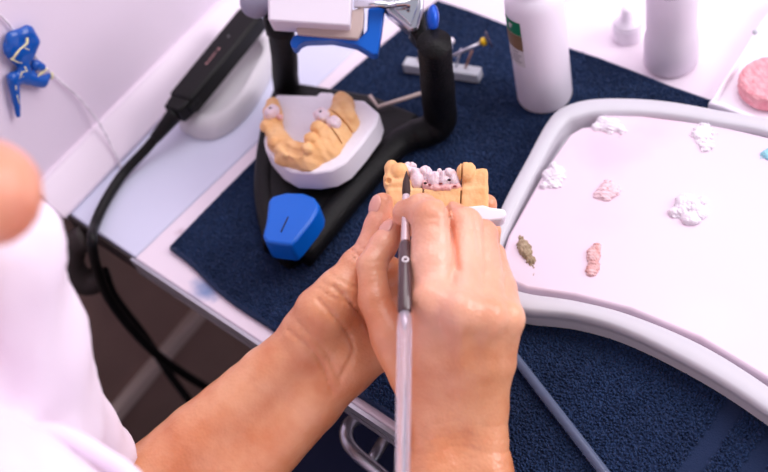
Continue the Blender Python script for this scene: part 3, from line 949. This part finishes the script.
obj('housing', hbox(0, Lh, .0120, .0128, .0085), M['black_plastic'], hpz, bevel=.003, seg=3)
obj('end_block', hbox(-.012, .002, .0085, .0105, .007), M['black_plastic'], hpz, bevel=.002)
obj('side_tab', hbox(-.004, .008, .0122, .0128, .004), M['black_plastic'], hpz, bevel=.001)
mk = MB()
for k in range(5):
    s = Lh * .36 + k * .0042
    a = h0 + hd * s + hu * .0086 + hs * .0005
    mk.slab([a - hs * .0008, a + hs * .0008, a + hs * .0008 + hd * (.0026 if k != 3 else .0012), a - hs * .0008 + hd * (.0026 if k != 3 else .0012)], hu * .0002)
obj('print', mk, M['pink_mark'], hpz)
obj('indicator', MB().ball(h0 + hd * Lh * .68 + hu * .0086, .0008, 6), M['greytext'], hpz, smooth=True)
cb = [h0 - hd * .010, at(162, 130, TT + .02), at(147, 148, TT + .012), at(123, 174, TT + .0055), at(106, 200, TT + .005), at(95, 224, TT + .0055), P(92, 240, .775), P(96, 265, .80), P(110, 300, .84), P(140, 338, .88), P(172, 366, .92), P(230, 402, .98)]
strain = smooth_path(cb[:3], 6)
obj('strain_relief', MB().tube(strain[:10], [.0068 - .00025 * i for i in range(10)], 14), M['cable'], hpz, smooth=True)
obj('cable', MB().tube(smooth_path(cb, 10), .0040, 14), M['cable'], hpz, smooth=True)
c2 = [P(104, 270, .845), P(115, 297, .87), P(146, 338, .915), P(168, 372, .935), P(190, 402, .95), P(215, 440, .97)]
tag(obj('power_cable', MB().tube(smooth_path(c2, 10), .0038, 12), M['cable'], base=c2[-1], smooth=True), 'thinner black cable hanging below the bench behind the handpiece cable', 'cable')

# ------------------------------------------------------------------ pale container lid behind the handpiece
lc = [at(x, y, TT + .001) for x, y in ((180, 126), (190, 135), (204, 139), (220, 137), (238, 125), (256, 104), (270, 78), (282, 50), (262, 34), (238, 44), (210, 78), (190, 105))]
ll = smooth_loop(lc, 5); cc = np.mean(ll, 0)
secs = []
for s, z in ((1, 0.0003), (1.0, .004), (.97, .010), (.90, .0145), (.80, .0165), (.74, .0165), (.70, .012), (.3, .010)):
    secs.append([np.array([*(cc[:2] + (p[:2] - cc[:2]) * s), TT + z]) for p in ll])
vv = [p for s in secs for p in s]; m_ = len(ll); ff = [tuple(range(m_))]
for i in range(len(secs) - 1):
    for k in range(m_):
        l = (k + 1) % m_; ff.append((i * m_ + k, i * m_ + l, (i + 1) * m_ + l, (i + 1) * m_ + k))
ff.append(tuple(range((len(secs) - 1) * m_, len(secs) * m_)))
lo_ = link('container_lid', vv, ff, M['lid'], base=(cc[0], cc[1], TT), smooth=True, angle=60)
bm = bmesh.new(); bm.from_mesh(lo_.data); bmesh.ops.recalc_face_normals(bm, faces=bm.faces); bm.to_mesh(lo_.data); bm.free()
tag(lo_, 'pale rounded plastic lid lying on the bench under the black handpiece', 'lid')

# ------------------------------------------------------------------ blue charm on its beaded cord, hanging on the wall
OFF = .006
cpts = [wall_hit(x, y, o) for x, y, o in ((-30, -10, .003), (0, 15, .003), (13, 29, .003), (30, 50, .003), (48, 70, .003), (66, 86, .003), (82, 101, .004), (98, 121, .010), (110, 143, .017), (118, 160, .024), (121, 170, .026))]
cd = smooth_path(cpts, 14)
rad = [.0006 + .0005 * abs(math.sin(i * 1.05)) for i in range(len(cd))]
ob = obj('beaded_cord', MB().tube(cd, rad, 8), M['cord'], base=cpts[5], smooth=True)
tag(ob, 'thin white beaded cord draped down the lavender wall', 'cord')
WN = np.array([wn[0], wn[1], 0]); WY = np.array([wdir[0], wdir[1], 0])


def W(x, y, o=OFF): return wall_hit(x, y, o)


def charm_fn(Q):
    d = cap(Q, W(15, 47), W(19, 51), .0098, .0098, WN, 2.0)
    d = smin(d, cap(Q, W(28, 32), W(33, 42), .0048, .0046, WN, 1.2), .006)
    d = smin(d, cap(Q, W(12, 36), W(24, 34), .0036, .004, WN, 1.2), .005)
    d = smin(d, cap(Q, W(31, 42), W(29, 56), .0048, .0040, WN, 1.2), .005)
    d = smin(d, cap(Q, W(20, 60), W(24, 68), .0040, .0050, WN, 1.2), .003)
    d = smin(d, cap(Q, W(36, 65), W(42, 67), .0042, .0030, WN, 1.2), .002)
    d = smin(d, cap(Q, W(22, 76), W(42, 82), .0058, .0046, WN, 1.3), .003)
    d = smin(d, cap(Q, W(44, 80), W(48, 76), .0040, .0024, WN, 1.2), .002)
    d = smin(d, cap(Q, W(13, 78), W(18, 115), .0048, .0020, WN, 1.2), .003)
    d = np.maximum(d, -cap(Q, W(1, 37), W(4, 42), .0016, .0016))
    return d + .0003 * wob(Q, 500, 8)


pts = np.array([W(x, y) for x in (-8, 58) for y in (20, 122)])
v, f = nets(charm_fn, pts.min(0) - .016, pts.max(0) + .016, .0008)
ch = thing('blue_charm', W(20, 60), 'chipped glossy blue charm with cream patches hanging on the beaded cord', 'charm')
link('body', v, f, mat('glossy_blue', (0, 82, 172), .28, coat=.3), ch, smooth=True)


def front(px, py):                             # first point of the charm along the line of sight
    r = ray(px, py); t = np.linspace(.62, .80, 900); Q = CAM + t[:, None] * r
    d = charm_fn(Q); i = np.argmax(d < 0)
    return CAM + r * t[i] if (d < 0).any() else W(px, py, OFF)


for strokes in ([(27, 39, 1.9), (27, 43, 1.7), (24, 46, 1.2), (20, 49, 1.3), (16, 54, 1.6), (12, 59, 2.0), (17, 62, .9), (22, 63, .6)], [(25, 48, .6), (29, 50, .7)], [(25, 67, 1.1), (27, 71, .9), (22, 72, .9), (20, 78, .8)],
                [(41, 74, 1.7), (46, 69, 1.6), (38, 76, .9)], [(52, 74, 1.9), (52, 78, 1.6)], [(16, 86, .8), (16, 90, .7)], [(17, 95, .6), (18, 99, .6), (19, 104, .6)], [(23, 77, .7)]):
    pts = [front(x, y) for x, y, _ in strokes]
    m = MB()
    if len(pts) > 1: m.tube(pts, [w * .0006 for *_, w in strokes], 8)
    for p, (_, _, w) in zip(pts, strokes): m.ball(p, w * .00062, 6)
    obj('cream_patch', m, M['cream'], ch, smooth=True)

# ================================================================== THE PERSON
per = None
toC = np.array([0, 0, 1.])                     # camera-frame direction towards the viewer


def chain(Q, d, pts, k):
    """pts: (px,py,depth,radius_mm)"""
    e = None
    for (a, b) in zip(pts[:-1], pts[1:]):
        c = cap(Q, K(*a[:3]), K(*b[:3]), a[3] * .001, b[3] * .001)
        e = c if e is None else smin(e, c, .0025)
    return e if d is None else smin(d, e, k)


def right_fn(Q):
    # forearm and wrist: two side-by-side bones give the oval section
    d = chain(Q, None, [(445, 640, .535, 22), (440, 540, .552, 19), (437, 470, .562, 16.0), (438, 436, .565, 14.8), (440, 410, .564, 14)], .01)
    d = chain(Q, d, [(505, 640, .535, 22), (492, 540, .552, 18.5), (484, 470, .562, 15.6), (481, 436, .565, 14.6), (482, 410, .565, 13.5)], .012)
    # back of the hand
    for p in ([(440, 412, .564, 13.5), (432, 355, .553, 13), (433, 306, .541, 11.5)],
              [(455, 412, .562, 13), (456, 355, .549, 13), (461, 312, .536, 11.2)],
              [(470, 412, .563, 13), (478, 362, .551, 12.5), (487, 317, .540, 10.6)],
              [(483, 412, .566, 12), (494, 362, .557, 11.5), (505, 319, .548, 9.6)],
              [(452, 405, .572, 13), (450, 350, .568, 13)], [(475, 400, .572, 13), (486, 340, .566, 13)]):
        d = chain(Q, d, p, .006)
    # thumb base and web
    d = chain(Q, d, [(430, 415, .567, 13), (411, 372, .566, 12.6), (392, 335, .567, 11.0)], .007)
    d = chain(Q, d, [(399, 350, .568, 9.5), (428, 336, .560, 9)], .009)
    # knuckles
    for px, py, dd, r in ((428, 300, .5335, 8.4), (459, 311, .5290, 7.8), (487, 318, .5335, 7.2), (507, 318, .5435, 6.8)):
        d = smin(d, ell(Q, K(px, py, dd), np.array([1.0, 1.15, .8]) * r * .001), .006)
    # thumb
    th = chain(Q, None, [(391, 335, .567, 11.0), (374.5, 300, .573, 8.8), (371.5, 266, .579, 8.2), (383, 246, .584, 7.8), (394.5, 228, .590, 6.8)], .004)
    d = smin(d, th, .004)
    # fingers
    fi = chain(Q, None, [(433, 306, .541, 11.5), (432, 262, .550, 11.4), (432, 220, .558, 11.0), (422, 211, .570, 9.4), (406, 213, .5785, 7.8)], .004)
    fm = chain(Q, None, [(461, 312, .536, 11.0), (465, 270, .554, 10.0), (464.5, 225, .570, 9.5), (452, 218, .588, 8.6), (430, 226, .596, 7.6)], .004)
    fr = chain(Q, None, [(487, 317, .540, 10.2), (487, 280, .559, 8.8), (482, 235, .577, 8.4), (468, 232, .592, 8), (446, 240, .598, 7)], .004)
    fp = chain(Q, None, [(506, 318, .548, 9.2), (502, 288, .563, 7.8), (492, 256, .582, 7.4), (476, 252, .594, 7), (460, 262, .598, 6.4)], .004)
    g = np.minimum(smin(fi, fm, .0007), smin(fr, fp, .0007)); g = smin(g, np.minimum(fm, fr), .0007)
    d = smin(d, g, .0035)
    # tendons
    for a, b in (((459, 322, .5285), (458, 395, .551)), ((487, 326, .5335), (472, 398, .553)), ((432, 318, .5345), (444, 395, .554)), ((505, 326, .543), (484, 395, .557))):
        d = smin(d, cap(Q, K(*a), K(*b), .0028, .0020), .004)
    # a vein across the back of the hand
    d = smin(d, smin(cap(Q, K(424, 356, .5420), K(442, 347, .5385), .0012), cap(Q, K(442, 347, .5385), K(460, 336, .5345), .0012), .001), .0025)
    # wrist creases
    for y, s in ((440, .0004), (453, .0006), (428, .0003), (446, .0003), (434, .00025), (463, .00025)):
        yy = -(y - 236) / F * .555 + .0035 * np.cos((Q[..., 0] - .04) * 60) + .0012 * np.sin(Q[..., 0] * 190 + y)
        d = d + s * np.exp(-((Q[..., 1] - yy) / .0010) ** 2)
    # crease grooves between the fingers
    U = Q[..., :2] * (.56 / -Q[..., 2:3])
    for pts, s_, w_ in (([(446, 204), (451, 226), (455, 248), (458, 270)], .0022, .0011), ([(474, 216), (477, 236), (479, 254)], .0012, .0010), ([(494, 246), (497, 268)], .0008, .0010)):
        pp = [K(x, y, .56)[:2] for x, y in pts]
        dist = None
        for a, b in zip(pp[:-1], pp[1:]):
            ab = b - a; t = np.clip(((U - a) @ ab) / (ab @ ab), 0, 1)
            e = np.hypot(U[..., 0] - a[0] - t * ab[0], U[..., 1] - a[1] - t * ab[1])
            dist = e if dist is None else np.minimum(dist, e)
        d = d + s_ * np.exp(-(dist / w_) ** 2)
    # creases over the finger joints
    for px, py, dd in ((434, 226, .555), (434, 218, .552), (463, 230, .556), (378, 262, .57), (376, 270, .57)):
        c = K(px, py, dd); q = Q - c
        d = d + .0004 * np.exp(-(q[..., 1] / .0007) ** 2) * np.exp(-(q[..., 0] / .009) ** 2)
    return d + .0002 * wob(Q, 260, 21)


def left_fn(Q):
    d = chain(Q, None, [(20, 590, .60, 27), (110, 520, .605, 25), (200, 440, .605, 22), (268, 376, .604, 17.5), (312, 337, .600, 15.5)], .01)
    d = chain(Q, d, [(60, 620, .60, 27), (150, 555, .605, 25), (240, 474, .606, 22), (312, 402, .606, 17.5), (345, 368, .606, 15.5)], .014)
    # palm
    d = chain(Q, d, [(312, 337, .602, 15), (345, 305, .606, 15), (385, 276, .618, 13)], .008)
    d = chain(Q, d, [(345, 366, .608, 15.5), (378, 345, .614, 15), (420, 318, .624, 13)], .008)
    d = chain(Q, d, [(330, 352, .608, 15), (370, 318, .618, 14), (405, 298, .628, 12)], .008)
    # ball of the thumb and thumb
    d = chain(Q, d, [(309, 330, .597, 14), (322, 312, .591, 14.5), (340, 293, .590, 13)], .008)
    th = chain(Q, None, [(322, 312, .592, 14), (341, 290, .592, 12.2), (358, 266, .594, 10.2), (369, 252, .595, 8.9), (377.5, 225, .596, 7.3), (383, 203, .597, 6.1)], .004)
    d = smin(d, th, .005)
    # fingers under and behind the cast
    for p in ([(400, 285, .630, 10), (428, 240, .652, 9), (446, 212, .655, 8), (455, 196, .652, 7)],
              [(412, 295, .630, 10.5), (455, 258, .652, 9), (482, 226, .650, 8), (486.5, 204, .643, 6.6)],
              [(420, 308, .628, 10), (468, 280, .640, 8.6), (487, 250, .640, 7.6), (491, 231, .634, 6.2)],
              [(422, 322, .624, 9.5), (462, 300, .628, 8), (480, 275, .622, 7)]):
        f_ = chain(Q, None, p, .004); d = smin(d, f_, .003)
    # creases of wrist, palm and thumb
    for pts, w, s in (([(318, 300), (345, 330), (352, 352), (340, 378)], .0011, .0011), ([(334, 286), (362, 318), (376, 345)], .0012, .0014), ([(288, 330), (318, 358), (332, 392)], .0011, .0008), ([(298, 322), (326, 352), (340, 384)], .0010, .0006),
                      ([(352, 250), (362, 257), (376, 258)], .0007, .0010), ([(351, 256), (362, 262), (374, 263)], .0006, .0008), ([(356, 244), (366, 250), (378, 252)], .0006, .0007),
                      ([(322, 282), (338, 292), (356, 296)], .0008, .0006), ([(318, 288), (336, 299), (352, 304)], .0008, .0006), ([(330, 274), (346, 284), (362, 288)], .0008, .0006)):
        pp = smooth_path([K(x, y, .6) for x, y in pts], 5)
        dist = None
        U = Q[..., :2] * (.6 / -Q[..., 2:3])
        for a, b in zip(pp[:-1], pp[1:]):
            a2, b2 = a[:2], b[:2]; ab = b2 - a2
            t = np.clip(((U - a2) @ ab) / (ab @ ab), 0, 1)
            e = np.hypot(U[..., 0] - a2[0] - t * ab[0], U[..., 1] - a2[1] - t * ab[1])
            dist = e if dist is None else np.minimum(dist, e)
        d = d + 1.7 * s * np.exp(-(dist / w) ** 2)
    return d + .0003 * wob(Q, 200, 22)


def hires(fn, pts, pad, h):
    k = np.array([K(*p) for p in pts])
    v, f = nets(fn, k.min(0) - pad, k.max(0) + pad, h)
    return k2w(v), f


vr, fr_ = hires(right_fn, [(350, 190, .52), (530, 190, .61), (345, 620, .50), (540, 620, .52), (440, 300, .62)], .004, .00125)
vl, fl_ = hires(left_fn, [(30, 600, .60), (500, 190, .61), (300, 190, .58), (500, 400, .66), (150, 600, .62)], .012, .0014)

# ---- torso, neck and head (world frame)
SX = -.275
SHL, SHR = np.array([-.44, -.085, 1.0]), np.array([-.11, -.095, 1.0])
ELL, ELR = k2w(K(35, 605, .60)), k2w(np.array([.050, -.30, -.46]))
chin = P(-5, 193, .345)
Fh = np.array([.08, .97, .10]); Fh /= np.linalg.norm(Fh)
Uh = np.array([-.30, -.12, .95]); Uh -= Fh * (Uh @ Fh); Uh /= np.linalg.norm(Uh); Sh = np.cross(Fh, Uh)
HD = chin - Fh * .075 + Uh * .100
hp_ = lambda f_, s_, u_: HD + Fh * f_ + Sh * s_ + Uh * u_
Ah = [Fh, Sh, Uh]


def trunk_fn(Q):
    d = ell(Q, hp_(-.015, 0, .035), (.094, .074, .09), Ah)                      # skull
    d = smin(d, ell(Q, hp_(.022, 0, -.02), (.060, .062, .085), Ah), .02)        # face
    d = smin(d, cap(Q, hp_(.073, 0, -.098), hp_(.05, 0, -.07), .0185, .024), .018)          # chin
    for s in (-1, 1):
        d = smin(d, cap(Q, hp_(.045, .012 * s, -.086), hp_(-.02, .052 * s, -.052), .016, .018), .014)   # jaw
        d = smin(d, ell(Q, hp_(-.005, .074 * s, -.005), (.018, .008, .030), Ah), .005)      # ear
        d = smin(d, ell(Q, hp_(.058, .034 * s, -.022), (.02, .02, .02), Ah), .012)          # cheek
        d = smax(d, -ell(Q, hp_(.088, .032 * s, .012), (.014, .016, .011), Ah), .008)       # eye socket
        d = smin(d, cap(Q, hp_(.078, .018 * s, .03), hp_(.07, .046 * s, .03), .007), .008)  # brow
        d = smin(d, ell(Q, hp_(.088, .010 * s, -.027), (.009, .007, .006), Ah), .004)
    d = smin(d, cap(Q, hp_(.080, 0, .015), hp_(.098, 0, -.024), .006, .009), .006)          # nose
    d = smin(d, cap(Q, hp_(.074, -.014, -.052), hp_(.074, .014, -.052), .008), .008)        # mouth
    d = smin(d, cap(Q, hp_(-.035, 0, -.05), np.array([SX, -.085, 1.0]), .052, .058), .02)   # neck
    d = smin(d, cap(Q, SHL, SHR, .05), .03)
    d = smin(d, cap(Q, [SX, -.09, .9], [SX, -.13, .6], .09, .10), .05)
    d = smin(d, cap(Q, SHL, ELL, .045, .036), .02); d = smin(d, cap(Q, SHR, ELR, .045, .036), .02)
    d = smin(d, cap(Q, ELL, k2w(K(85, 555, .604)), .034, .030), .02)
    d = smin(d, cap(Q, ELR, k2w(K(474, 620, .538)), .034, .024), .02)
    return d


vt, ft = nets(trunk_fn, [-.62, -.3, .45], [.12, .16, 1.42], .0055)
per = thing('person', (SX, -.1, 0), 'person in a white coat bent over the bench, painting a dental cast with a brush', 'person')
V = np.concatenate([vr, vl, vt]); FF = np.concatenate([fr_, fl_ + len(vr), ft + len(vr) + len(vl)])
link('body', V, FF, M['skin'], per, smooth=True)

# nails
def nail(c, along_, normal, l, w, name='fingernail'):
    al = along_ / np.linalg.norm(along_); nn = normal - al * (normal @ al); nn /= np.linalg.norm(nn); s = np.cross(al, nn)
    obj(name, MB().ball(c, (w, l, .0016), 10, ax=[s, al, nn]), M['nail'], per, smooth=True)


tv = P(383, 203, .597) - P(377.5, 225, .596)
nn_ = R @ np.array([-.72, .15, .68])
nail((P(381.5, 207, .597) + nn_ * .0054), tv, nn_, .0066, .0046)
tv = P(394.5, 228, .590) - P(384, 246, .584)
nn_ = R @ np.array([-.55, .35, .76])
nail((P(392, 231.5, .589) + nn_ * .0064), tv, nn_, .0062, .0044)
for s in (-1, 1):
    obj('eye', MB().ball(hp_(.072, .032 * s, .012), .0125, 12), M['eye'], per, smooth=True)
obj('lips', MB().ball(hp_(.0815, 0, -.0485), (.004, .018, .004), 10, ax=Ah).ball(hp_(.081, 0, -.056), (.0045, .016, .0045), 10, ax=Ah), M['lip'], per, smooth=True)


def hair_fn(Q):
    d = ell(Q, hp_(-.022, 0, .042), (.103, .084, .099), Ah)
    d = np.maximum(d, -ell(Q, hp_(.085, 0, -.03), (.085, .085, .098), Ah))
    d = smin(d, ell(Q, hp_(-.12, 0, .04), (.045, .045, .045), Ah), .015)
    q = Q - HD
    d = np.maximum(d, -((q @ Uh) + .04 + .25 * (q @ Fh)))
    return d + .002 * wob(Q, 120, 3)


v, f = nets(hair_fn, HD - .2, HD + .2, .005)
link('hair', v, f, M['hair'], per, smooth=True)


def coat_fn(Q):
    d = cap(Q, [SX, -.085, .93], [SX, -.125, .74], .108, .115, [1, 0, 0], .80)
    d = smin(d, cap(Q, [SX, -.125, .74], [SX, -.14, .56], .115, .15, [1, 0, 0], .80), .05)
    d = smin(d, cap(Q, SHL, SHR, .062), .05)
    d = smin(d, cap(Q, [SX - .005, -.075, 1.0], [SX, -.085, .97], .060, .07), .03)
    # front of the coat
    for a, b, r in ((P(12, 262, .435), P(16, 345, .47), .024), (P(16, 345, .47), P(36, 430, .50), .026), (P(36, 430, .50), P(20, 520, .54), .024)):
        d = smin(d, cap(Q, a, b, r), .02)
    d = smin(d, cap(Q, P(44, 370, .51), P(106, 452, .575), .018, .017), .025)
    d = smin(d, cap(Q, P(30, 226, .43), P(-30, 250, .41), .011), .02)                       # collar edge
    d = smin(d, cap(Q, P(-40, 540, .40), P(60, 530, .43), .030, .022), .02)                 # right front of the coat
    d = smin(d, cap(Q, SHL, ELL, .056, .05), .03); d = smin(d, cap(Q, SHR, ELR, .056, .05), .03)
    d = smin(d, cap(Q, ELL, k2w(K(85, 560, .604)), .047, .043), .02)
    d = smin(d, cap(Q, ELR, k2w(K(474, 672, .53)), .047, .040), .02)
    d = d + .0050 * wob(Q, 45, 31) + .0030 * wob(Q, 100, 32) + .0010 * wob(Q, 260, 33)
    # openings: neckline
    d = smax(d, -cap(Q, hp_(-.03, 0, -.05), np.array([SX, -.07, 1.0]), .056, .058), .006)
    return d


v, f = nets(coat_fn, [-.6, -.34, .42], [.13, .17, 1.12], .005)
cto = link('coat', v, f, M['coat'], per, smooth=True)
fold = MB().tube(smooth_path([P(-20, 420, .455), P(10, 424, .452), P(34, 431, .45), P(58, 434, .45), P(80, 443, .448), P(100, 455, .446), P(128, 474, .44), P(150, 500, .43)], 6), .0045, 12)
obj('placket', fold, M['coat'], cto, smooth=True)


def tro_fn(Q):
    d = cap(Q, [SX, -.14, .60], [SX, -.14, .54], .13, .15)
    for s in (-1, 1):
        d = smin(d, cap(Q, [SX + .09 * s, -.12, .53], [SX + .11 * s, .27, .545], .088, .066), .03)
        d = smin(d, cap(Q, [SX + .11 * s, .27, .545], [SX + .11 * s, .24, .04], .064, .045), .02)
    return d


v, f = nets(tro_fn, [-.6, -.35, .0], [.05, .4, .76], .008)
link('trousers', v, f, M['trousers'], per, smooth=True)

# ================================================================== LIGHT
def area(name, loc, target, sx_, sy_, power, col):
    l = bpy.data.lights.new(name, 'AREA'); l.shape = 'RECTANGLE'; l.size = sx_; l.size_y = sy_; l.energy = power; l.color = col
    o = bpy.data.objects.new(name, l); COL.objects.link(o); o.location = loc
    o.rotation_euler = (Vector(target) - Vector(loc)).to_track_quat('-Z', 'Y').to_euler()
    return o


area('window_light', (.80, 1.25, 1.62), (-.32, .28, .85), .9, .8, 15, (1.0, .93, .975))
area('ceiling_lamp', (-.35, .95, 2.05), (-.35, .28, .8), 1.2, .9, 11, (1.0, .95, .985))
wd = bpy.data.worlds.new('world'); scn.world = wd; wd.use_nodes = True
wd.node_tree.nodes['Background'].inputs['Color'].default_value = (.86, .86, 1.0, 1)
wd.node_tree.nodes['Background'].inputs['Strength'].default_value = .46

for o in list(COL.objects):
    if '_o' in o.keys(): del o['_o']
vs = scn.view_settings
vs.view_transform = 'Standard'; vs.look = 'None'; vs.gamma = 1; vs.use_curve_mapping = False
vs.exposure = .22
